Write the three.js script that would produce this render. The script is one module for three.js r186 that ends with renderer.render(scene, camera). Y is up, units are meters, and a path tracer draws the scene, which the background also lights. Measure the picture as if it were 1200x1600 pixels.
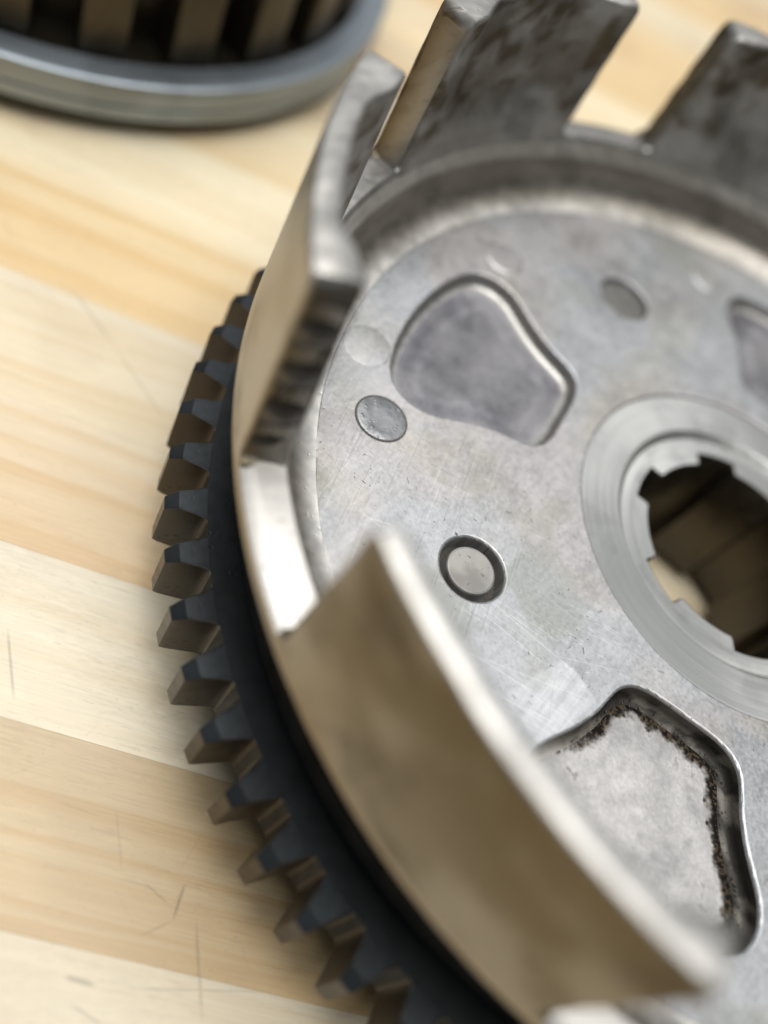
import * as THREE from 'three';
import { mergeGeometries, mergeVertices, toCreasedNormals } from 'three/addons/utils/BufferGeometryUtils.js';
import { RectAreaLightUniformsLib } from 'three/addons/lights/RectAreaLightUniformsLib.js';

// ---------------------------------------------------------------- camera, light, exposure
const U = 0.02;                                   // one modelling unit (radius of the hub face) in metres
const TABLE_TO_FLOOR = 1.0;                      // floor of the basket above the table top, in units
const scene = new THREE.Scene();
const camera = new THREE.PerspectiveCamera(56.9, 768 / 1024, 0.004, 20);
camera.position.set(-1.619 * U, (3.323 + TABLE_TO_FLOOR) * U, 3.957 * U);
camera.up.set(-0.61586, 0.48931, -0.61749);
camera.lookAt(camera.position.x, camera.position.y - 0.783758, camera.position.z - 0.621066);
camera.focus = 4.3 * U;
camera.userData.fStop = 8.5;
scene.add(camera);

const renderer = new THREE.WebGLRenderer({ antialias: true });
renderer.setSize(768, 1024);
renderer.toneMapping = THREE.LinearToneMapping;
renderer.toneMappingExposure = 1.06;
renderer.shadowMap.enabled = true;

RectAreaLightUniformsLib.init();
scene.background = new THREE.Color().setRGB(0.145, 0.15, 0.153);      // dim workshop around the bench
function panel(name, pos, w, h, rgb, power) {
  const l = new THREE.RectAreaLight(new THREE.Color().setRGB(...rgb), power, w, h);
  l.name = name; l.position.set(...pos); l.lookAt(0, 0, 0); scene.add(l); return l;
}
panel('ceiling_light', [-0.15, 1.6, -0.05], 1.05, 1.6, [1, 0.99, 0.97], 7.4);
panel('window_light', [-0.2, 1.1, -1.5], 2.4, 1.2, [0.93, 0.97, 1], 0.5);

// ---------------------------------------------------------------- helpers
const D2R = Math.PI / 180, TAU = Math.PI * 2;
const clamp = (x, a = 0, b = 1) => Math.min(b, Math.max(a, x));
const lerp = (a, b, t) => a + (b - a) * t;
const smooth = (a, b, x) => { const t = clamp((x - a) / (b - a)); return t * t * (3 - 2 * t); };
function rng(seed) { let s = seed >>> 0; return () => { s = (s + 0x6D2B79F5) | 0; let t = Math.imul(s ^ (s >>> 15), 1 | s); t = (t + Math.imul(t ^ (t >>> 7), 61 | t)) ^ t; return ((t ^ (t >>> 14)) >>> 0) / 4294967296; }; }
function hash(x, y, s) { let h = Math.imul(x, 374761393) + Math.imul(y, 668265263) + Math.imul(s, 1274126177); h = Math.imul(h ^ (h >>> 13), 1274126177); h ^= h >>> 16; return (h >>> 0) / 4294967296; }
function vnoise(x, y, s, px = 0, py = 0) {       // value noise, periodic when px / py are set
  const xi = Math.floor(x), yi = Math.floor(y), fx = x - xi, fy = y - yi, u = fx * fx * (3 - 2 * fx), v = fy * fy * (3 - 2 * fy);
  const wx = (i) => (px ? ((i % px) + px) % px : i), wy = (i) => (py ? ((i % py) + py) % py : i);
  const a = hash(wx(xi), wy(yi), s), b = hash(wx(xi + 1), wy(yi), s), c = hash(wx(xi), wy(yi + 1), s), d = hash(wx(xi + 1), wy(yi + 1), s);
  return a + (b - a) * u + (c - a) * v + (a - b - c + d) * u * v;
}
function fbm(x, y, s, oct = 4, px = 0, py = 0) { let t = 0, a = 0.5, n = 0; for (let i = 0; i < oct; i++) { t += a * vnoise(x, y, s + i * 17, px, py); n += a; x *= 2; y *= 2; px *= 2; py *= 2; a *= 0.5; } return t / n; }
function dataTex(w, h, f, srgb, wrap = THREE.RepeatWrapping) {     // f(i, j, out) fills r g b in 0..1 at texel (i, j); j grows with v
  const a = new Uint8Array(w * h * 4), o = [0, 0, 0];
  for (let j = 0; j < h; j++) for (let i = 0; i < w; i++) { f(i, j, o); const k = (j * w + i) * 4; for (let c = 0; c < 3; c++) a[k + c] = clamp(o[c]) * 255 + 0.5; a[k + 3] = 255; }
  const t = new THREE.DataTexture(a, w, h); t.magFilter = THREE.LinearFilter; t.minFilter = THREE.LinearMipmapLinearFilter; t.generateMipmaps = true;
  t.wrapS = t.wrapT = wrap; if (srgb) t.colorSpace = THREE.SRGBColorSpace; t.needsUpdate = true; return t;
}
const counts = {};
function numbered(n) { counts[n] = (counts[n] ?? -1) + 1; return counts[n] ? n + '_' + String(counts[n]).padStart(3, '0') : n; }
function mesh(name, geo, mat, parent) {          // geo is in units
  const m = new THREE.Mesh(geo, mat); m.name = numbered(name); m.castShadow = m.receiveShadow = true; (parent ?? scene).add(m); return m;
}
const scaled = (g) => g.scale(U, U, U);
function thing(name, label, category, x, y, z) { const g = new THREE.Group(); g.name = numbered(name); g.userData = { label, category }; g.position.set(x * U, y * U, z * U); scene.add(g); return g; }
function uvFrom(g, f) { const p = g.attributes.position, a = new Float32Array(p.count * 2); for (let i = 0; i < p.count; i++) { const [u, v] = f(p.getX(i), p.getY(i), p.getZ(i)); a[2 * i] = u; a[2 * i + 1] = v; } g.setAttribute('uv', new THREE.BufferAttribute(a, 2)); return g; }
function flat(shape, top, depth, bevel = 0, seg = 24, bseg = 3) {        // a shape drawn in (x, z), its upper face at y = top
  const g = new THREE.ExtrudeGeometry(shape, { depth: depth - 2 * bevel, bevelEnabled: bevel > 0, bevelSize: bevel, bevelThickness: bevel, bevelSegments: bseg, curveSegments: seg });
  g.rotateX(Math.PI / 2); g.translate(0, top - bevel, 0); return g;
}
function lathe(pts, seg = 192, creased = 35) { const g = new THREE.LatheGeometry(pts.map(([r, y]) => new THREE.Vector2(r, y)), seg); return toCreasedNormals(g, creased * D2R); }
function flatCaps(g) { const p = g.attributes.position, n = g.attributes.normal, a = new THREE.Vector3(), b = new THREE.Vector3(), c = new THREE.Vector3(); for (let t = 0; t < p.count; t += 3) { a.fromBufferAttribute(p, t); b.fromBufferAttribute(p, t + 1); c.fromBufferAttribute(p, t + 2); const f = b.sub(a).cross(c.sub(a)).normalize(); if (Math.abs(f.y) > .999) for (let k = 0; k < 3; k++) n.setXYZ(t + k, 0, Math.sign(f.y), 0); } return g; }
const planar = (half) => (x, y, z) => [(x + half) / (2 * half), (z + half) / (2 * half)];
const pol = (r, deg) => new THREE.Vector2(r * Math.cos(deg * D2R), r * Math.sin(deg * D2R));
function circlePts(r, n, cx = 0, cy = 0, turn = 0) { return Array.from({ length: n }, (_, i) => new THREE.Vector2(cx + r * Math.cos(turn + (i / n) * TAU), cy + r * Math.sin(turn + (i / n) * TAU))); }

// scratches drawn into a height / tone buffer
function strokeInto(buf, w, h, x0, y0, x1, y1, amp, rad) {
  const n = Math.ceil(Math.hypot(x1 - x0, y1 - y0)), r = Math.ceil(rad);
  for (let k = 0; k <= n; k++) {
    const t = k / Math.max(n, 1), x = lerp(x0, x1, t), y = lerp(y0, y1, t), e = amp * Math.min(1, 4 * t, 4 * (1 - t) + 0.1);
    for (let j = Math.floor(y - r); j <= y + r + 1; j++) for (let i = Math.floor(x - r); i <= x + r + 1; i++) {
      if (i < 0 || j < 0 || i >= w || j >= h) continue;
      const d = Math.hypot(i - x, j - y); if (d > rad + 0.7) continue;
      const v = e * clamp(rad + 0.7 - d), q = j * w + i; if (Math.abs(v) > Math.abs(buf[q])) buf[q] = v;
    }
  }
}

// ---------------------------------------------------------------- table top: laminated pine boards
const GRAIN = -22 * D2R, ALONG = [Math.cos(GRAIN), Math.sin(GRAIN)], ACROSS = [-Math.sin(GRAIN), Math.cos(GRAIN)];
const PW = 0.815, P0 = -0.79;                    // board width, edge of board 0 along ACROSS
const table = new THREE.Group(); table.name = 'table_top'; scene.add(table);
table.userData = { label: 'pale pine table top of glued boards under the metal parts', kind: 'structure' };
const WOOD_W = 2048, WOOD_H = 256, WOOD_L = 9;   // a board texture spans 9 units of length
const woodScratches = [[-3.84, .65, -3.42, .78, -.16, .012], [-3.42, .78, -2.9, .97, -.14, .010], [-2.66, 2.42, -2.4, 2.66, -.25, .007], [-4.43, .56, -4.29, .62, -.12, .009], [-1.31, 2.82, -1.26, 2.97, -.3, .007], [-1.26, 2.97, -1.34, 3.1, -.15, .006], [-1.19, 2.9, -.92, 3.21, -.2, .007],
  [-1.29, 3.3, -.75, 2.96, -.22, .004], [-1.46, 2.92, -1.31, 2.93, -.2, .005], [-1.48, 3.38, -1.37, 3.34, -.28, .016], [-1.4, 3.44, -1.25, 3.43, -.22, .008], [-1.75, 2.75, -1.55, 2.95, -.1, .005]];
{ const r = rng(5); for (let i = 0; i < 45; i++) { const x = -2.4 + r() * 2.2, z = 2.2 + r() * 1.6, a = r() * TAU, l = .06 + r() * .3; woodScratches.push([x, z, x + l * Math.cos(a), z + l * Math.sin(a), (r() < .3 ? -.08 : -.08) * (.3 + r() * .7), .002 + r() * .002]); } }
const TINT = { 0: [.96, .96, .97], 1: [.95, .94, .95], 2: [.93, .93, .94], 3: [.87, .86, .83], 4: [.86, .85, .84] };
function woodTextures(k, tone, seed) {
  const tint = TINT[k] ?? [1, 1, 1];
  const s0 = -7, buf = new Float32Array(WOOD_W * WOOD_H), px = WOOD_W / WOOD_L;
  for (const [x0, z0, x1, z1, amp, rad] of woodScratches) {
    const f = (x, z) => [(x * ALONG[0] + z * ALONG[1] - s0) * px, ((x * ACROSS[0] + z * ACROSS[1] - P0) / PW - k) * WOOD_H];
    const [a, b] = f(x0, z0), [c, d] = f(x1, z1); if (Math.max(b, d) < 0 || Math.min(b, d) > WOOD_H) continue;
    strokeInto(buf, WOOD_W, WOOD_H, a, b, c, d, amp * .6, rad * px * .8);
  }
  const r = rng(seed * 7 + 3), bands = []; for (let i = 0; i < 7; i++) bands.push([r() * 1.1 - .05, .03 + r() * .09, .25 + r() * .7, r() * 9]);
  const bump = new Float32Array(WOOD_W * WOOD_H);
  const color = dataTex(WOOD_W, WOOD_H, (i, j, o) => {
    const s = (i / WOOD_W) * WOOD_L, v = j / WOOD_H, w = v + .10 * (fbm(s * .35, v * .6, seed, 3) - .5) * 2 + .025 * (fbm(s * 1.4, v * 3, seed + 9, 2) - .5);
    let late = 0; for (const [c, wd, st, ph] of bands) { const d = (w - c - .04 * Math.sin(s * .5 + ph)) / wd; late = Math.max(late, st * (d < 0 ? Math.exp(-d * d * 14) : Math.exp(-d * d * 1.2))); }
    const [base, ramp] = tone, yellow = clamp(base + ramp * w + .55 * late * (.4 + base) + .12 * (fbm(s * 2, v * 8, seed + 30, 3) - .5));
    const fibre = (fbm(s * 5, v * 90, seed + 60, 3) - .5) + .8 * (fbm(s * 22, v * 60, seed + 70, 2) - .5) * smooth(.35, .7, fbm(s * 1.1, v * 2, seed + 71, 2)), pore = vnoise(s * 14, v * 120, seed + 80) > .86 ? vnoise(s * 3, v * 20, seed + 81) : 0;
    const stain = smooth(.52, .75, fbm(s * .9 + k * 3, v * PW * .9, 777, 4));
    let R = lerp(.885, .80, yellow), G = lerp(.85, .688, yellow), B = lerp(.75, .505, yellow); R *= tint[0]; G *= tint[1]; B *= tint[2];
    const q = buf[j * WOOD_W + i], m = 1 + fibre * .07 - pore * .05 + q - .05 * stain;
    const fleck = vnoise(s * 40, v * 130, seed + 83) > .93 ? -.05 : 0; o[0] = R * (m + fleck); o[1] = G * (m + fleck - .012 * stain); o[2] = B * (m + fleck - .02 * stain);
    bump[j * WOOD_W + i] = .55 + fibre * .35 - pore * .2 + q * 1.2;
  }, true);
  const bm = dataTex(WOOD_W, WOOD_H, (i, j, o) => { o[0] = o[1] = o[2] = bump[j * WOOD_W + i]; });
  return new THREE.MeshPhysicalMaterial({ name: 'pine', map: color, bumpMap: bm, bumpScale: 0.00006, roughness: .47, clearcoat: .25, clearcoatRoughness: .35 });
}
{
  const tones = { '-1': [.62, .25], 0: [.12, .3], 1: [.3, .55], 2: [.06, .12], 3: [.62, .12], 4: [.12, .12], '-2': [.16, .1], '-3': [.22, .3] };
  const own = {}, spare = [];
  for (const k in tones) own[k] = woodTextures(+k, tones[k], 11 + 13 * (+k + 4));
  spare.push(own['-2'], own['-1'], own[0], own[1], own['-3']);
  const r = rng(99);
  for (let k = -18; k <= 18; k++) {
    const a = P0 + k * PW, gap = .0002, drop = .0003 * r(), len = 30;
    const sh = new THREE.Shape(); const b = .0008;
    sh.moveTo(-len / 2, gap); sh.lineTo(len / 2, gap); sh.lineTo(len / 2, PW - gap); sh.lineTo(-len / 2, PW - gap);
    const g = new THREE.ExtrudeGeometry(sh, { depth: .98, bevelEnabled: true, bevelSize: b, bevelThickness: b, bevelSegments: 1, bevelOffset: -b });
    g.rotateX(Math.PI / 2);
    const off = own[k] ? 0 : r() * 5;
    uvFrom(g, (x, y, z) => [(x + 7 + off) / WOOD_L, clamp(z / PW, .004, .996)]);
    g.translate(0, -b - drop, a); g.rotateY(-GRAIN); 
    mesh('plank', scaled(g), own[k] ?? spare[Math.floor(r() * spare.length)], table);
  }
}

// ---------------------------------------------------------------- metal textures
const N1 = 512;
const castNoise = new Float32Array(N1 * N1), pits = new Float32Array(N1 * N1), stainN = new Float32Array(N1 * N1);
for (let j = 0; j < N1; j++) for (let i = 0; i < N1; i++) {
  const x = i / N1, y = j / N1, q = j * N1 + i;
  castNoise[q] = fbm(x * 24, y * 24, 3, 5, 24, 24); pits[q] = smooth(.78, .86, fbm(x * 48, y * 48, 8, 2, 48, 48)); stainN[q] = fbm(x * 4, y * 4, 21, 5, 4, 4);
}
const castColor = dataTex(N1, N1, (i, j, o) => { const q = j * N1 + i, m = .93 + .14 * (castNoise[q] - .5) - .08 * pits[q] - .12 * smooth(.5, .7, stainN[q]); o[0] = m; o[1] = m * .99; o[2] = m * .97; }, true);
const castRough = dataTex(N1, N1, (i, j, o) => { const q = j * N1 + i; o[0] = 0; o[1] = clamp(.75 + .35 * (castNoise[q] - .5) + .3 * (stainN[q] - .5) + .2 * pits[q]); o[2] = 1; });
const castBump = dataTex(N1, N1, (i, j, o) => { const q = j * N1 + i; o[0] = o[1] = o[2] = .6 + .3 * (castNoise[q] - .5) - .4 * pits[q]; });
// turned metal: streaks run along u
const turnedColor = dataTex(1024, 256, (i, j, o) => { const u = i / 1024, v = j / 256, s = fbm(u * 8, v * 96, 41, 3, 8, 0) - .5, d = smooth(.55, .75, fbm(u * 16, v * 3, 44, 4, 16, 0)); const m = .93 + .05 * s - .06 * d; o[0] = m; o[1] = m; o[2] = m * .985; }, true);
const turnedRough = dataTex(1024, 256, (i, j, o) => { const u = i / 1024, v = j / 256; o[0] = 0; o[1] = .85 + .22 * (fbm(u * 8, v * 96, 41, 3, 8, 0) - .5) + .25 * (fbm(u * 10, v * 4, 55, 3, 10, 0) - .5); o[2] = 1; });
const turnedBump = dataTex(1024, 256, (i, j, o) => { const u = i / 1024, v = j / 256; o[0] = o[1] = o[2] = .5 + .35 * (fbm(u * 6, v * 110, 71, 2, 6, 0) - .5); });
const rgb = (r, g, b) => new THREE.Color().setRGB(r, g, b);
const M = {
  cast: new THREE.MeshPhysicalMaterial({ name: 'cast_aluminium', color: rgb(.60, .60, .60), metalness: 1, roughness: .62, map: castColor, roughnessMap: castRough, bumpMap: castBump, bumpScale: .00005, vertexColors: true }),
  castPlain: new THREE.MeshPhysicalMaterial({ name: 'cast_aluminium_plain', color: rgb(.70, .69, .69), metalness: 1, roughness: .6, map: castColor, roughnessMap: castRough, bumpMap: castBump, bumpScale: .00004 }),
  turned: new THREE.MeshPhysicalMaterial({ name: 'turned_steel', anisotropy: .45, color: rgb(.68, .68, .682), metalness: 1, roughness: .5, map: turnedColor, roughnessMap: turnedRough, bumpMap: turnedBump, bumpScale: .00003 }),
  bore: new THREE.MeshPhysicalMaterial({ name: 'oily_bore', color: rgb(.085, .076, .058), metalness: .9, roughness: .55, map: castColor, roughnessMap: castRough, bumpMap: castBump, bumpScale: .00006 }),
  edge: new THREE.MeshPhysicalMaterial({ name: 'worn_steel_edge', color: rgb(.20, .20, .20), metalness: 1, roughness: .6, map: castColor, roughnessMap: castRough, bumpMap: castBump, bumpScale: .00005 }),
  black: new THREE.MeshPhysicalMaterial({ name: 'black_oxide_steel', specularIntensity: .8, color: rgb(.028, .035, .042), metalness: .4, roughness: .48, map: castColor, roughnessMap: castRough, bumpMap: castBump, bumpScale: .00005 }),
  flank: new THREE.MeshPhysicalMaterial({ name: 'worn_tooth_flank', color: rgb(.066, .057, .047), metalness: .75, roughness: .5, map: castColor, roughnessMap: castRough, bumpMap: castBump, bumpScale: .00006 }),
};

// ---------------------------------------------------------------- clutch basket
const basket = thing('clutch_basket', 'used aluminium clutch basket with eight upright fingers and a black toothed gear ring', 'clutch basket', 0, 0, 0);
const Y0 = TABLE_TO_FLOOR;                        // basket heights are given from its floor
const lift = (g) => scaled(g.translate(0, Y0, 0));

// floor outline pieces
const POCKET = [[2.14, 0], [2.138, 5], [2.125, 10], [2.105, 13.2], [2.06, 15.6], [1.97, 17.4], [1.86, 17.9], [1.76, 17.2], [1.65, 16.1], [1.5, 15.1], [1.40, 15.0], [1.31, 14.6], [1.245, 12.8], [1.205, 9.4], [1.187, 5], [1.182, 0]];
function pocketPts(center, grow = 0) {
  const l = POCKET.map(([r, d]) => [r, d]), full = [...l, ...l.slice(1, -1).reverse().map(([r, d]) => [r, -d])];
  const c = new THREE.CatmullRomCurve3(full.map(([r, d]) => { const v = pol(r, center + d); return new THREE.Vector3(v.x, v.y, 0); }), true, 'centripetal');
  const p = c.getPoints(120).slice(0, -1).map((v) => new THREE.Vector2(v.x, v.y)), m = pol(1.65, center);
  if (!grow) return p;
  return p.map((v, i) => { const a = p[(i + p.length - 1) % p.length], b = p[(i + 1) % p.length], n = new THREE.Vector2(b.y - a.y, a.x - b.x).normalize(); const out = n.dot(v.clone().sub(m)) > 0 ? 1 : -1; return v.clone().addScaledVector(n, out * grow); });
}
const POCKETS = [177.4, 87.6, 267.4, 357.4], PINS = [132.16, 222.25, 312.2, 42.2], DISCS = POCKETS.flatMap((c) => [c - 22.35, c + 22.35]);

// wear drawn for the floor plate: planar texture, 2048 texels over 5.2 units
const FT = 2048, FH = 2.6, fpx = FT / (2 * FH);
const scr = new Float32Array(FT * FT);
{
  const r = rng(17), S = (x0, z0, x1, z1, a, w) => strokeInto(scr, FT, FT, (x0 + FH) * fpx, (z0 + FH) * fpx, (x1 + FH) * fpx, (z1 + FH) * fpx, a, w);
  for (let i = 0; i < 900; i++) {                 // fine random scuffs
    const a = r() * TAU, q = Math.sqrt(r()) * 2.4, x = q * Math.cos(a), z = q * Math.sin(a), b = r() < .6 ? -.5 + r() * .5 : r() * Math.PI, l = .04 + r() * r() * .5;
    S(x, z, x + l * Math.cos(b), z + l * Math.sin(b), (r() < .55 ? 1 : -1) * (.2 + .5 * r()), .25 + r() * .35);
  }
  for (let i = 0; i < 140; i++) { const x = -2.3 + r() * 1.3, z = .45 + r() * 1.1, l = .1 + r() * .4; S(x, z, x + l * .2, z + l, (r() < .35 ? 1 : -1) * (.2 + .4 * r()), .3 + r() * .5); }   // up-down draw marks beside the rivet
  for (let i = 0; i < 26; i++) { const x = -1.5 + r() * 1.6, z = .7 + r() * 1.2, b = -.35 + r() * .4, l = .3 + r() * .7; S(x, z, x + l * Math.cos(b), z + l * Math.sin(b), .5 + .4 * r(), .3); }  // bright long scratches
  for (let i = 0; i < 60; i++) { const x = -2.2 + r() * 2.6, z = .2 + r() * 1.7, l = .01 + r() * .03, b = r() * 6; S(x, z, x + l * Math.cos(b), z + l * Math.sin(b), -.9, .7 + r() * 1.4); }   // dark nicks
}
const discPts = DISCS.map((a) => pol(2.1, a));
const floorMaps = (() => {
  const rough = new Float32Array(FT * FT), bump = new Float32Array(FT * FT);
  const color = dataTex(FT, FT, (i, j, o) => {
    const x = i / fpx - FH, z = j / fpx - FH, q = j * FT + i, r = Math.hypot(x, z); let R = .9, G = .9, B = .9;
    if (r < 2.62 && r > .9) {
      const n = fbm(x * 3, z * 3, 5, 5), n2 = fbm(x * 14, z * 14, 6, 3), grit = fbm(x * 70, z * 70, 7, 2), a = Math.atan2(z, x) / D2R;
      const brush = fbm(x * 60 + z * 10, z * 3 - x * 2, 12, 3) - .5;
      const blue = smooth(.4, .62, fbm(x * 1.6 + 9, z * 1.6, 31, 3)), warm = smooth(.5, .68, fbm(x * 2.2, z * 2.2 + 4, 33, 4));
      let m = .86 + .09 * (n - .5) + .07 * (n2 - .5) + .10 * (grit - .5) + .05 * brush;
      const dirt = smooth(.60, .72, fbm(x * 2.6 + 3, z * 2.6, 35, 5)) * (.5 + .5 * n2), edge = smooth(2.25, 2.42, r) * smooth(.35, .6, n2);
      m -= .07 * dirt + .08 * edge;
      let da = a - 109; da -= 360 * Math.round(da / 360);
      const polish = smooth(.02, -.005, Math.abs(r - 1.66) - .19 + .05 * (n2 - .5)) * smooth(.7, -.2, Math.abs(da) - 3.9 + 1.8 * brush);   // freshly ground spot
      m = lerp(m, .97 + .16 * brush + .1 * (grit - .5) + .12 * (n2 - .5), polish * .85);
      const speck = vnoise(x * 90, z * 90, 51) > .955 && vnoise(x * 9, z * 9, 52) > .5 ? .28 : 0;
      m += scr[q] * .15 - speck;
      R = m * (1 - .025 * blue); G = m * (.99 - .006 * warm); B = m * (.99 + .015 * blue - .03 * warm - .03 * dirt);
      rough[q] = .58 + .14 * (n - .5) + .16 * (grit - .5) + .08 * dirt + .08 * polish + .10 * (n2 - .5) - Math.max(0, scr[q]) * .15;
      bump[q] = .5 + .10 * (grit - .5) + .08 * brush + .05 * (n2 - .5) + scr[q] * .2 - speck;
    }
    o[0] = R; o[1] = G; o[2] = B;
  }, true, THREE.ClampToEdgeWrapping);
  return { map: color, roughnessMap: dataTex(FT, FT, (i, j, o) => { o[0] = 0; o[1] = rough[j * FT + i]; o[2] = 1; }, false, THREE.ClampToEdgeWrapping), bumpMap: dataTex(FT, FT, (i, j, o) => { o[0] = o[1] = o[2] = bump[j * FT + i]; }, false, THREE.ClampToEdgeWrapping) };
})();
M.floor = new THREE.MeshPhysicalMaterial({ name: 'scuffed_aluminium', color: rgb(.63, .622, .62), metalness: 1, roughness: .95, bumpScale: .00006, ...floorMaps });

// drum: fillet, wall, ledge ring and lip
const wallR = (y) => (y < .18 ? 2.42 + .18 * Math.sqrt(Math.max(0, 1 - ((.18 - y) / .18) ** 2)) : 2.60 + .058 * smooth(.16, .37, y) * .6 + .058 * .4 * (y - .18) / .19);
{
  const pts = [[2.30, -.30], [2.62, -.22], [2.68, .10], [2.72, .215], [2.82, .235], [2.845, .25], [2.853, .265], [2.853, .322], [2.850, .330], [2.838, .336], [2.80, .351], [2.783, .355], [2.70, .364], [2.672, .366], [2.664, .360]];
  for (let k = 0; k <= 14; k++) { const y = .35 * (1 - k / 14); pts.push([wallR(y), y]); }
  pts.push([2.405, -.001], [2.395, -.02]);
  const g = lathe(pts, 256, 30);
  uvFrom(g, (x, y, z) => [(Math.atan2(z, x) / TAU) * 14 + .5, (Math.hypot(x, z) * .7 + y) * .9]);
  fixSeam(g, 14);
  const c = new Float32Array(g.attributes.position.count * 3), p = g.attributes.position;
  for (let i = 0; i < p.count; i++) {
    const a = Math.atan2(p.getZ(i), p.getX(i)), r = Math.hypot(p.getX(i), p.getZ(i)), y = p.getY(i);
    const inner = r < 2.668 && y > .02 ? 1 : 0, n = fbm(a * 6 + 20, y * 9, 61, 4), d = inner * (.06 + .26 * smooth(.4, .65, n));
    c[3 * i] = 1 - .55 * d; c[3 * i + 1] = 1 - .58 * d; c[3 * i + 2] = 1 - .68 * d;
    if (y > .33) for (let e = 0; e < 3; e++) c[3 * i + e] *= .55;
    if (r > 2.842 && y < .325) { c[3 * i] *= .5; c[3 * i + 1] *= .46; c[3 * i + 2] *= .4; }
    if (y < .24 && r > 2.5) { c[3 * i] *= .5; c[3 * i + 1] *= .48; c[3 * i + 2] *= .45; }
  }
  g.setAttribute('color', new THREE.BufferAttribute(c, 3));
  M.castWall = M.cast.clone(); M.castWall.color = rgb(.88, .87, .86); mesh('drum_wall', lift(g), M.castWall, basket);
}
function fixSeam(g, rep) { const uv = g.attributes.uv; for (let t = 0; t < uv.count; t += 3) { const u = [0, 1, 2].map((k) => uv.getX(t + k)), mx = Math.max(...u); for (let k = 0; k < 3; k++) if (mx - u[k] > rep / 2) uv.setX(t + k, u[k] + rep); } }

// floor plate with its openings
{
  const s = new THREE.Shape(circlePts(2.397, 160));
  s.holes.push(new THREE.Path(circlePts(1.0, 120)));
  for (const c of POCKETS) s.holes.push(new THREE.Path(pocketPts(c, .018)));
  for (const a of PINS) { const p = pol(1.705, a); s.holes.push(new THREE.Path(circlePts(.178, 40, p.x, p.y))); }
  const g = flatCaps(toCreasedNormals(flat(s, 0, .2, .014, 24, 3), 50 * D2R));
  uvFrom(g, planar(FH));
  mesh('drum_floor', lift(g), M.floor, basket);
}
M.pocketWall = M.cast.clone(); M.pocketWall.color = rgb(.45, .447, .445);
M.grimyWall = M.cast.clone(); M.grimyWall.metalness = .55; M.grimyWall.color = rgb(.5, .49, .48); M.grimyWall.roughness = .8; M.grimyWall.bumpScale = .00015;
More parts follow.
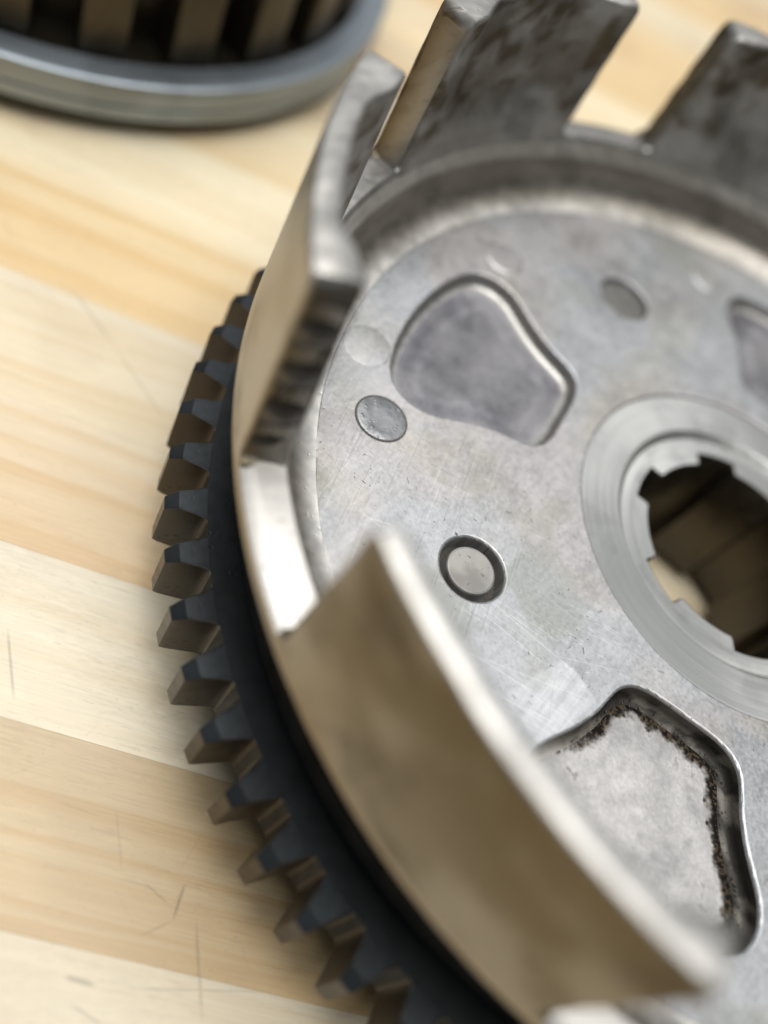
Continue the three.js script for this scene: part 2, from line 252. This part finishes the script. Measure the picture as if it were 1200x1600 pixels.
// pocket floors: each its own stains
function segDist(px, py, pts) { let m = 1e9; for (let i = 0; i < pts.length; i += 2) { const a = pts[i], b = pts[(i + 2) % pts.length], dx = b.x - a.x, dy = b.y - a.y, t = clamp(((px - a.x) * dx + (py - a.y) * dy) / (dx * dx + dy * dy)); m = Math.min(m, (px - a.x - t * dx) ** 2 + (py - a.y - t * dy) ** 2); } return Math.sqrt(m); }
POCKETS.forEach((c, n) => {
  const grimy = n === 1, depth = grimy ? .105 : .085, ctr = pol(1.66, c), half = .72, T = 512, outline = pocketPts(c), px = T / (2 * half), bump = new Float32Array(T * T), rough = new Float32Array(T * T);
  const rad = pol(1, c), tan = new THREE.Vector2(-rad.y, rad.x);
  const color = dataTex(T, T, (i, j, o) => {
    const lx = i / px - half, lz = j / px - half, x = ctr.x + lx, z = ctr.y + lz, d = segDist(x, z, outline), q = j * T + i;
    const n1 = fbm(x * 5, z * 5, 91 + n, 5), n2 = fbm(x * 22, z * 22, 95 + n, 4), g = fbm(x * 80, z * 80, 99, 2), side = lx * tan.x + lz * tan.y, out = lx * rad.x + lz * rad.y;
    let m = .86 + .3 * (n1 - .5) + .12 * (n2 - .5) + .1 * (g - .5), R, G, B;
    if (grimy) {
      const where = smooth(.12, -.25, out) * .8 + smooth(.2, -.35, side), w = .052 + .035 * clamp(where) + .035 * (n2 - .5) * 2 + .03 * (n1 - .5);
      const grime = smooth(w + .03, w - .02, d) * clamp(.1 + 1.2 * where), spot = smooth(.70, .76, n2) * .5 * smooth(.3, .1, d);
      const k = clamp(grime + spot * .5), tone = smooth(.35, .65, g);
      R = lerp(m * .98, lerp(.12, .40, tone * tone), k); G = lerp(m * .972, lerp(.112, .345, tone * tone), k); B = lerp(m * .972, lerp(.10, .275, tone * tone), k);
      rough[q] = lerp(.55 + .2 * (n2 - .5), .85, k); bump[q] = .3 + .1 * g + k * (.25 + .6 * (g - .3)) ;
      o[3] = k;
    } else {
      const bl = smooth(.4, .65, fbm(x * 3.4, z * 3.4, 111 + n, 4)), rim = smooth(.1, .02, d) * .12, ring = smooth(.05, 0, Math.abs(d - .16 - .08 * (n1 - .5))) * .05;
      m = m * .86 - .10 * bl + rim + ring; R = m * .985; G = m * .98; B = m * (.99 + .02 * bl);
      rough[q] = .66 + .2 * (n2 - .5) - .1 * bl; bump[q] = .5 + .25 * (n2 - .5) + .1 * (g - .5);
    }
    o[0] = R; o[1] = G; o[2] = B;
  }, true, THREE.ClampToEdgeWrapping);
  const mat = new THREE.MeshPhysicalMaterial({ name: 'pocket_metal', color: grimy ? rgb(.60, .595, .59) : rgb(.50, .498, .505), metalness: grimy ? .75 : .95, roughness: 1, bumpScale: grimy ? .00008 : .00005, map: color,
    roughnessMap: dataTex(T, T, (i, j, o) => { o[0] = 0; o[1] = rough[j * T + i]; o[2] = 1; }, false, THREE.ClampToEdgeWrapping), bumpMap: dataTex(T, T, (i, j, o) => { o[0] = o[1] = o[2] = bump[j * T + i]; }, false, THREE.ClampToEdgeWrapping) });
  // dished floor that rounds up into the wall
  const RR = .043, steps = [0, 15, 30, 50, 70, 90], rim = pocketPts(c, .004), inner = pocketPts(c, -.004 - RR), pos = [], idx = [];
  const loops = [[rim, -.02], ...steps.map((a) => [pocketPts(c, .003 - RR * (1 - Math.cos(a * D2R))), -depth + RR * (1 - Math.sin(a * D2R))]), [inner, -depth]];
  const L = rim.length, wallUV = [], wallCol = [], closed = L + 1;
  const loopAt = (l, k) => l[k % L];
  let arc = 0;
  for (let k = 0; k <= L; k++) {
    const v = loopAt(rim, k), w = loopAt(rim, k + 1); let down = 0;
    loops.forEach(([l, y], n2) => {
      const q = loopAt(l, k), lx = q.x - ctr.x, lz = q.y - ctr.y; if (n2) { const b = loops[n2 - 1]; down += Math.hypot(loopAt(b[0], k).distanceTo(q), b[1] - y); }
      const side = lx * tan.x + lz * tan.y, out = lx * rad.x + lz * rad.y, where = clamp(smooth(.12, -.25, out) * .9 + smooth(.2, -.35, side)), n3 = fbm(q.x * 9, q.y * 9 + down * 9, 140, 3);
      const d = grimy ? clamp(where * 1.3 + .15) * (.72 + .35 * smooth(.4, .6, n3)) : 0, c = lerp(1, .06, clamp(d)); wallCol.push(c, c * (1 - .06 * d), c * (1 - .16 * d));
      pos.push(q.x, y, q.y); wallUV.push(arc * 1.6, down * 1.6);
    });
    arc += v.distanceTo(w);
  }
  const NL = loops.length; for (let k = 0; k < L; k++) for (let a = 0; a < NL - 1; a++) { const A = k * NL + a, B = A + NL; idx.push(A, A + 1, B, B, A + 1, B + 1); }
  let gw = new THREE.BufferGeometry(); gw.setAttribute('position', new THREE.Float32BufferAttribute(pos, 3)); gw.setAttribute('uv', new THREE.Float32BufferAttribute(wallUV, 2)); gw.setAttribute('color', new THREE.Float32BufferAttribute(wallCol, 3)); gw.setIndex(idx);
  gw = orientUp(gw); gw.computeVertexNormals();
  const g = flatCaps(toCreasedNormals(flat(new THREE.Shape(inner), -depth, .03), .5));
  uvFrom(g, (x, y, z) => [(x - ctr.x + half) / (2 * half), (z - ctr.y + half) / (2 * half)]);
  const m = mesh('pocket_floor', lift(g), mat, basket);
  mesh('pocket_wall', lift(gw), grimy ? M.grimyWall : M.pocketWall, m);
  if (grimy) {
    m.userData.label = 'grey recess floor with dark crumbly grime along its edge';
    // crumbs of grime heaped in the corner of the recess
    const r = rng(4), crumbs = [];
    for (let k = 0; k < 150; k++) {
      const t = Math.floor(r() * outline.length), v = outline[t], lx = v.x - ctr.x, lz = v.y - ctr.y, side = lx * tan.x + lz * tan.y, out = lx * rad.x + lz * rad.y;
      if (r() > clamp(smooth(.12, -.25, out) * .8 + smooth(.2, -.35, side))) continue;
      const inw = new THREE.Vector2(-lx, -lz).normalize(), e = .035 + r() * r() * .06, s = .002 + r() * r() * .006;
      const b = new THREE.IcosahedronGeometry(s, 0); b.scale(1, .6, 1.2); b.rotateY(r() * 6); b.translate(v.x + inw.x * e, -depth + .012 + s * .3 + Math.max(0, .03 - e) * .6, v.y + inw.y * e); crumbs.push(b);
    }
    const cg = mesh('grime', lift(mergeGeometries(crumbs)), new THREE.MeshStandardMaterial({ name: 'oily_grit', color: rgb(.055, .044, .032), roughness: .6 }), basket); cg.userData.kind = 'stuff';
  }
});
function orientUp(g) { const p = g.attributes.position, ix = g.index, a = new THREE.Vector3(), b = new THREE.Vector3(), c = new THREE.Vector3(); let up = 0; for (let t = 0; t < ix.count; t += 3) { a.fromBufferAttribute(p, ix.getX(t)); b.fromBufferAttribute(p, ix.getX(t + 1)); c.fromBufferAttribute(p, ix.getX(t + 2)); const n = b.sub(a).cross(c.sub(a)).y; if (n < 0) { const k = ix.getX(t + 1); ix.setX(t + 1, ix.getX(t + 2)); ix.setX(t + 2, k); } } return g; }

// pins sunk in round holes
M.pin = new THREE.MeshPhysicalMaterial({ name: 'dull_pin', color: rgb(.42, .415, .41), metalness: .8, roughness: .85, map: castColor, roughnessMap: castRough, bumpMap: castBump, bumpScale: .00003 });
M.pinDark = M.pin.clone(); M.pinDark.color = rgb(.22, .22, .215);
M.seat = new THREE.MeshPhysicalMaterial({ name: 'grimy_seat', color: rgb(.10, .095, .085), metalness: .3, roughness: .8, map: castColor, bumpMap: castBump, bumpScale: .0003 });
PINS.forEach((a, n) => {
  const p = pol(1.705, a), s = new THREE.Shape(circlePts(.2, 40, p.x, p.y)), g0 = toCreasedNormals(flat(s, -.10, .04), 40 * D2R); uvFrom(g0, (x, y, z) => [x * 2.4, z * 2.4]);
  const g1 = lathe(n ? [[0, -.03], [.10, -.03], [.150, -.032], [.157, -.04], [.158, -.099]] : [[0, -.014], [.06, -.014], [.110, -.0142], [.119, -.018], [.123, -.026], [.126, -.099]], 48, 14); g1.translate(p.x, 0, p.y); uvFrom(g1, (x, y, z) => [x * 1.1 + y, z * 1.1]);
  const seat = mesh('pin_seat', lift(g0), M.seat, basket); mesh('pin', lift(g1), n ? M.pinDark : M.pin, seat);
});
// round pads flush with the floor
DISCS.forEach((a, n) => {
  const p = pol(2.1, a), rivet = n === 0, g = rivet ? lathe([[0, .0036], [.04, .0036], [.08, .0036], [.116, .0035], [.123, .0022], [.126, -.004], [.127, -.02]], 48, 12) : lathe([[0, .006], [.10, .006], [.116, .004], [.124, -.004]], 48, 60);
  g.translate(p.x, 0, p.y); uvFrom(g, rivet ? (x, y, z) => [x * 1.3, z * 1.3] : planar(FH));
  const m = mesh(rivet ? 'rivet' : 'floor_pad', lift(g), rivet ? new THREE.MeshPhysicalMaterial({ name: 'steel_rivet', color: rgb(.36, .375, .40), metalness: 1, roughness: .55, map: castColor, roughnessMap: castRough, bumpMap: castBump, bumpScale: .0001 }) : M.floor, basket);
  if (rivet) {
    m.userData.label = 'bluish steel rivet head outlined by a fine dark groove';
    const gr = lathe([[.126, .0018], [.131, .0026], [.136, .0018]], 48, 60); gr.translate(p.x, 0, p.y); mesh('groove', lift(gr), new THREE.MeshStandardMaterial({ name: 'dirty_groove', color: rgb(.05, .05, .048), roughness: .8 }), m);
  }
});

{ const p = pol(2.268, 165.8), g = lathe([[0, .0012], [.124, .0012], [.129, .0004], [.131, -.004]], 48, 60); g.translate(p.x, 0, p.y); uvFrom(g, planar(FH)); mesh('floor_pad', lift(g), M.floor, basket); }

// hub: machined face, dished step and splined bore
{
  const prof = [[.645, -.0605], [.69, -.058], [.712, -.060], [.718, -.060], [.724, -.055], [.750, -.026], [.757, -.0215], [.768, -.0203], [.97, -.020], [.988, -.019], [.997, -.013], [1.003, -.004], [1.008, -.10]];
  const g = lathe(prof.reverse().map((v) => v), 160, 24); uvFrom(g, (x, y, z) => [(Math.atan2(z, x) / TAU) * 2 + .5, Math.hypot(x, z) * 1.6 + y]); fixSeam(g, 2);
  const hub = mesh('hub', lift(g), M.turned, basket);
  const outer = circlePts(.646, 144), inner = [];
  for (let i = 0; i < 360; i++) { const d = Math.abs(((i % 60) + 60) % 60 - 30), k = smooth(16.6, 17.8, d); inner.push(pol(lerp(.553, .628, k), i)); }
  const s = new THREE.Shape(outer); s.holes.push(new THREE.Path(inner));
  const g2 = flatCaps(toCreasedNormals(flat(s, -.060, .86, .008, 12, 2), 30 * D2R)); uvFrom(g2, (x, y, z) => y > -.066 ? [Math.atan2(z, x) / TAU * 2 + .5, Math.hypot(x, z) * 1.6 + y] : [Math.atan2(z, x) / TAU * 3, y * .9 + Math.hypot(x, z)]); fixSeam(g2, 2);
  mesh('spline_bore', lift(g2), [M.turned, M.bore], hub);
}

// upright fingers
function fingerGeometry(seed, wear, taper, outerShade, H, scoop) {
  const half = 14.85, r = rng(seed), cols = [];
  const nA = 44, ds = []; for (let i = 0; i <= nA; i++) ds.push(-half + (2 * half * i) / nA);
  const list = [-half, -half + .12, -half + .35, ...ds.slice(1, -1), half - .35, half - .12, half];
  const ys = []; for (let k = 0; k <= 36; k++) ys.push(.325 + (H - .335) * (k / 36)); ys.push(.362, .368, .375, .385, .395, .405); ys.sort((a, b) => a - b);
  const inset = (d) => { const e = half - Math.abs(d); return e < .01 ? .022 : e < .2 ? .009 : e < .4 ? .002 : 0; };
  const ph = r() * 6;
  const rows = list.map((d) => {
    const ins = inset(d), t = d / half, top = H - .004 - (Math.abs(t) > .93 ? smooth(.93, 1, Math.abs(t)) ** 2 * .035 : 0) + .006 * (fbm(d * .35 + seed * 9, 3, seed, 3) - .5) * 2;
    const loop = [];
    const outR = (y) => 2.857 - ins + .002 * (fbm(d * .2, y * 3, seed + 5, 2) - .5);
    const inR = (y) => {
      const mid = 1 - (scoop > .08 ? smooth(9.5, 13.5, -d) : smooth(7.0, 12.5, Math.abs(d) + 2.5 * smooth(.9, .45, y))), sc = smooth(.46, .78, y + .05 * Math.cos(d * .2));
      const base = y < .36 ? wallR(y) - .0035 : 2.658 - .0035 + .012 * smooth(.36, 1.2, y);
      return base + ins + sc * mid * scoop + .004 * (fbm(d * .25 + 7, y * 5, seed + 3, 3) - .5) * smooth(.4, .5, y);
    };
    const yo = ys.map((y) => Math.min(y, top - .02));
    // outer from the lip up, over the tip, down the inner side
    for (const y of ys) if (y > .27) loop.push([outR(y), Math.min(y, top - .016 - ins)]);
    const ro = outR(top), ri = inR(top);
    loop.push([ro - .004, top - .006 - ins], [ro - .014, top - ins], [lerp(ro, ri, .5), top - ins + .002], [ri + .018, top - ins], [ri + .006, top - .007 - ins]);
    for (const y of [...ys].reverse()) loop.push([inR(y), Math.min(y, top - .018 - ins)]);
    loop.push([2.70, .325], [2.74, .262]);
    return loop.map(([rr, y]) => {
      const wave = wear * Math.sign(d) * .55 * smooth(half - 3, half, Math.abs(d)) * (Math.sin(y * TAU / .2 + ph) * smooth(.42, .5, y) * smooth(H - .05, H - .13, y));
      const f = clamp((.41 - y) / .045), flare = Math.sign(d) * .9 * (1 - Math.sqrt(1 - f * f)) * smooth(half - 1, half, Math.abs(d)), lean = taper * smooth(0, -half, d) * clamp((y - .37) / .8);
      const a = (d + flare + lean + wave) * D2R; return [rr * Math.cos(a), y, rr * Math.sin(a), d, rr];
    });
  });
  const L = rows[0].length, pos = [], uv = [], col = [], idx = [];
  const put = (row, j) => { const [x, y, z, d, rr] = row[j]; pos.push(x, y, z); uv.push(d * D2R * 2.75 * .9 + seed * .37 + rr * .5, y * .9 + rr * .8);
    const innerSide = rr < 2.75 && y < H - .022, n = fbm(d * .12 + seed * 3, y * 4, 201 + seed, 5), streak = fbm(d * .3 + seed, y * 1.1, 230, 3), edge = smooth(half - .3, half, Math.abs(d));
    let k = innerSide ? .14 + .55 * smooth(.38, .62, n) * (.3 + .7 * smooth(.35, .55, y)) + .15 * (streak - .5) : edge * (y < H - .027 ? 1.15 : 0); if (!innerSide && rr > 2.83 && y < H - .014) k = Math.max(k, outerShade * (.35 + .55 * y) * (.75 + .35 * smooth(.35, .65, n)) + (scoop > .08 ? .22 * smooth(6, -13, d) : 0) + .14 * smooth(.45, .65, n));  // outer-face shade painted in, darker upward and along the front finger, plus mottled stain
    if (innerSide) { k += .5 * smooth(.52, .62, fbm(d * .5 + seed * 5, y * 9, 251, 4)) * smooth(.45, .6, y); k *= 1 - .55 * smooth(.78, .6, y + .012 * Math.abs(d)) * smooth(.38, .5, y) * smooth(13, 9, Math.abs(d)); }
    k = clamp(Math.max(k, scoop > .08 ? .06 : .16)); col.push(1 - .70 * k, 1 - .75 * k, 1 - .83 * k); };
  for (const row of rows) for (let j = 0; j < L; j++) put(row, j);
  for (let i = 0; i < rows.length - 1; i++) for (let j = 0; j < L; j++) { const j2 = (j + 1) % L, a = i * L + j, b = i * L + j2, c = a + L, e = b + L; idx.push(a, b, c, b, e, c); }
  for (const [i, flip] of [[0, true], [rows.length - 1, false]]) {
    const o = i * L, tri = THREE.ShapeUtils.triangulateShape(rows[i].map((v) => new THREE.Vector2(v[4], v[1])), []);
    for (const t of tri) flip ? idx.push(o + t[0], o + t[2], o + t[1]) : idx.push(o + t[0], o + t[1], o + t[2]);
  }
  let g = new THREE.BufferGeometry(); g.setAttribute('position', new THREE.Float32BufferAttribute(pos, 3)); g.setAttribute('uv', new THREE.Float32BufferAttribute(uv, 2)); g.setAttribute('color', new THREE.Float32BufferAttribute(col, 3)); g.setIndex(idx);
  return toCreasedNormals(g, 42 * D2R);
}
function sideRidges(seed, edge) {                 // notches hammered into the side face by the clutch plates
  const pos = [], uv = [], col = [], idx = [], NY = 64, NT = 8, y0 = .395, y1 = 1.235;
  for (let i = 0; i <= NY; i++) for (let j = 0; j <= NT; j++) {
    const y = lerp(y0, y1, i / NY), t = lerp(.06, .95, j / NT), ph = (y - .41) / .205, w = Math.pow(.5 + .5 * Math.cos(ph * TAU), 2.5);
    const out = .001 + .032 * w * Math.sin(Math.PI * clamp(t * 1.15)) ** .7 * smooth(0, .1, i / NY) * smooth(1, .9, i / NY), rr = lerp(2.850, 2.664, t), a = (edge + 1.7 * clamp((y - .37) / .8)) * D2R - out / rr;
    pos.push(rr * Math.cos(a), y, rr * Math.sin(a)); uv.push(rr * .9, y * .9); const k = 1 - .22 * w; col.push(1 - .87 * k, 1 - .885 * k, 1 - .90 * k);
  }
  for (let i = 0; i < NY; i++) for (let j = 0; j < NT; j++) { const a = i * (NT + 1) + j, b = a + NT + 1; idx.push(a, b, a + 1, a + 1, b, b + 1); }
  const g = new THREE.BufferGeometry(); g.setAttribute('position', new THREE.Float32BufferAttribute(pos, 3)); g.setAttribute('uv', new THREE.Float32BufferAttribute(uv, 2)); g.setAttribute('color', new THREE.Float32BufferAttribute(col, 3)); g.setIndex(idx); g.computeVertexNormals();
  return g.toNonIndexed();
}
for (let k = 0; k < 8; k++) {
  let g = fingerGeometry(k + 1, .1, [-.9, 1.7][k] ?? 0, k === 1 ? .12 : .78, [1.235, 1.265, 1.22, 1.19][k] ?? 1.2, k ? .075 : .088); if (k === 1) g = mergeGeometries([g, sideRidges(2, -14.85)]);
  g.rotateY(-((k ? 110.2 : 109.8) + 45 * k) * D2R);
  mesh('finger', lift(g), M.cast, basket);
}

// gear ring and its teeth
const TEETH = 69, PITCH = 360 / TEETH, GT = -.327, GB = -.677, ROOT = 2.812;
{
  const outer = []; const K = 6; for (let i = 0; i < TEETH * K; i++) outer.push(pol(ROOT, 102.3 + (i / K) * PITCH));
  const s = new THREE.Shape(outer); s.holes.push(new THREE.Path(circlePts(1.9, 96)));
  const g = toCreasedNormals(flat(s, GT, GT - GB), 30 * D2R); uvFrom(g, (x, y, z) => [x * .8 + y * .4, z * .8]);
  M.ring = M.black.clone(); M.ring.color = rgb(.022, .026, .030); M.ring.metalness = .2; M.ring.roughness = .6; M.ring.specularIntensity = .35;
  const ring = mesh('gear_ring', lift(g), M.ring, basket);
  const web = lathe([[1.95, -.40], [2.66, -.326], [2.68, -.30], [2.66, -.22], [2.55, -.19], [1.95, -.19]].map((v) => v), 160, 40); uvFrom(web, (x, y, z) => [x * .8, z * .8 + y]);
  mesh('gear_web', lift(web), M.ring, basket);
  // tooth profile: half width (as an arc length) at each radius
  const HW = [[ROOT, .1045], [2.816, .091], [2.826, .081], [2.845, .0735], [2.88, .064], [2.91, .056], [2.94, .048], [2.965, .0415], [2.988, .0355], [2.998, .0315]];
  const tooth = (() => {
    const side = HW.map(([r, w]) => [w, r]), prof = [...side.map(([w, r]) => [-w, r]), ...side.reverse()], n = prof.length, pos = [], uv = [], idx = [], top = [], fl = [], ed = [];
    const layer = (f) => prof.map(([t, r]) => f(t, r));
    const cham = (r) => Math.max(.006, ((r - 2.935) / .063) * .05), onRoot = (r) => r < ROOT + 1e-6;
    const widthAt = (r) => { const q = [...HW]; for (let i = 0; i < q.length - 1; i++) if (r <= q[i + 1][0]) return lerp(q[i][1], q[i + 1][1], (r - q[i][0]) / (q[i + 1][0] - q[i][0])); return q.at(-1)[1]; };
    const ins = (t, r, e) => { if (onRoot(r)) return [t, r]; const r2 = Math.min(r, 2.998 - .058 * e + (r - 2.99) * .2 * (r > 2.99 ? 1 : 0)); return [Math.sign(t) * (widthAt(r2) - .006 * e), r2]; };
    const layers = [layer((t, r) => [...ins(t, r, .4), GB]), layer((t, r) => [t, r, GB + .012]), layer((t, r) => [t, r, GT - cham(r)]), layer((t, r) => [...ins(t, r, 1), GT])];
    const tri = [], V = ([t, r, y]) => { const a = t / r; return [r * Math.cos(a), y, r * Math.sin(a)]; };
    const quads = (A, B, out) => { for (let i = 0; i < n - 1; i++) { out.push(A[i], B[i], A[i + 1], A[i + 1], B[i], B[i + 1]); } };
    quads(layers[0], layers[1], fl); quads(layers[1], layers[2], fl); for (let q = 0; q < n - 1; q++) { const A = layers[2], B = layers[3]; (prof[q][1] < 2.95 && prof[q + 1][1] < 2.95 ? ed : top).push(A[q], B[q], A[q + 1], A[q + 1], B[q], B[q + 1]); }
    for (const t of THREE.ShapeUtils.triangulateShape(layers[3].map(([t, r]) => new THREE.Vector2(t, r)), [])) top.push(layers[3][t[0]], layers[3][t[1]], layers[3][t[2]]);
    const build = (list) => { const g = new THREE.BufferGeometry(); g.setAttribute('position', new THREE.Float32BufferAttribute(list.flatMap(V), 3)); return g; };
    const gf = fixWinding(build(fl), false), gt = fixWinding(build(top), true), ge = fixWinding(build(ed), false);
    for (const g of [gf, gt, ge]) uvFrom(g, (x, y, z) => [x * .9 + y * .6, z * .9 + y * .8]);
    const cf = toCreasedNormals(gf, 30 * D2R), ct = toCreasedNormals(gt, 25 * D2R), m = mergeGeometries([ct, cf, toCreasedNormals(ge, .5)], true); return m;
  })();
  tooth.translate(0, Y0, 0); scaled(tooth);
  const mats = [0, 1, 2].map((k) => { const b = M.black.clone(), f = M.flank.clone(); b.color.multiplyScalar([1, 1.2, .85][k]); f.color.multiplyScalar([1, .85, 1.15][k]); return [b, f, M.edge]; });
  const r = rng(8);
  for (let i = 0; i < TEETH; i++) { const m = mesh('tooth', tooth, mats[Math.floor(r() * 3)], ring); m.rotation.y = -(102.3 + i * PITCH) * D2R; }
}
function fixWinding(g, topFaces) {               // outward: away from the tooth's middle line, or up
  const p = g.attributes.position, a = new THREE.Vector3(), b = new THREE.Vector3(), c = new THREE.Vector3(), m = new THREE.Vector3(2.88, -.5, 0);
  for (let t = 0; t < p.count; t += 3) {
    a.fromBufferAttribute(p, t); b.fromBufferAttribute(p, t + 1); c.fromBufferAttribute(p, t + 2);
    const mid = a.clone().add(b).add(c).divideScalar(3), n = b.clone().sub(a).cross(c.clone().sub(a));
    if (n.dot(mid.sub(m)) < 0) { p.setXYZ(t + 1, c.x, c.y, c.z); p.setXYZ(t + 2, b.x, b.y, b.z); }
  }
  return g;
}

// ---------------------------------------------------------------- inner clutch hub standing behind
{
  const hub = thing('clutch_hub', 'grey clutch hub with a wide round flange and dark splined drum, standing behind', 'clutch hub', -6.434, 0, -2.244);
  const grey = new THREE.MeshPhysicalMaterial({ name: 'grey_aluminium', color: rgb(.36, .405, .46), metalness: 1, roughness: .6, map: turnedColor, roughnessMap: turnedRough, bumpMap: turnedBump, bumpScale: .00004 });
  const dark = new THREE.MeshPhysicalMaterial({ name: 'dark_aluminium', color: rgb(.085, .074, .055), metalness: .85, roughness: .5, map: castColor, roughnessMap: castRough, bumpMap: castBump, bumpScale: .00006 });
  const K = 1.0626;
  const fl = lathe([[1.2, .11], [2.30, .11], [2.375, .115], [2.392, .13], [2.392, .205], [2.38, .215], [2.38, .225], [2.40, .235], [2.40, .362], [2.396, .372], [2.385, .379], [2.37, .381], [2.30, .3815], [2.20, .381]], 192, 28);
  uvFrom(fl, (x, y, z) => [(Math.atan2(z, x) / TAU) * 3 + .5, Math.hypot(x, z) * .8 + y]); fixSeam(fl, 3);
  fl.scale(K, K * 1.0, K); mesh('flange', scaled(fl), grey, hub);
  const inn = lathe([[2.20, .3805], [2.18, .374], [2.1, .372], [1.85, .37]], 160, 40); uvFrom(inn, (x, y, z) => [x, z]); inn.scale(K, 1, K); mesh('flange_face', scaled(inn), dark, hub);  // dark annulus paints in the ribs mirrored by the flange top
  const foot = lathe([[1.9, 0], [2.1, 0], [2.22, .008], [2.24, .02], [2.23, .115]], 128, 40); uvFrom(foot, (x, y, z) => [x, z + y]); foot.scale(K, 1, K); mesh('flange_foot', scaled(foot), new THREE.MeshStandardMaterial({ name: 'gap_shade_black', color: rgb(.02, .018, .014), roughness: .6 }), hub);  // near-black foot: shadow of the gap under the flange put into its colour
  const dr = lathe([[1.92, .35], [1.92, 1.75], [1.80, 1.80], [1.3, 1.80], [1.25, 1.5]], 128, 40); uvFrom(dr, (x, y, z) => [Math.atan2(z, x), y]); dr.scale(K, 1, K); mesh('drum', scaled(dr), dark, hub);
  const NR = 25, rib = (() => {
    const w = 3.5 * D2R, s = new THREE.Shape(); s.moveTo(-w * 1.9 * 1.1, 1.9); s.lineTo(-w * 2.15, 2.14); s.quadraticCurveTo(-w * 2.1, 2.165, -w * 1.9, 2.165); s.lineTo(w * 1.9, 2.165); s.quadraticCurveTo(w * 2.1, 2.165, w * 2.15, 2.14); s.lineTo(w * 1.9 * 1.1, 1.9);
    const g = toCreasedNormals(flat(s, 1.78, 1.42, .012, 6, 1), 35 * D2R); uvFrom(g, (x, y, z) => [x + z, y * .6]); g.scale(K, 1, K); return scaled(g);
  })();
  for (let i = 0; i < NR; i++) { const m = mesh('spline', rib, dark, hub); m.rotation.y = Math.PI / 2 - (1 + 14.4 * i) * D2R; }
}

renderer.render(scene, camera);
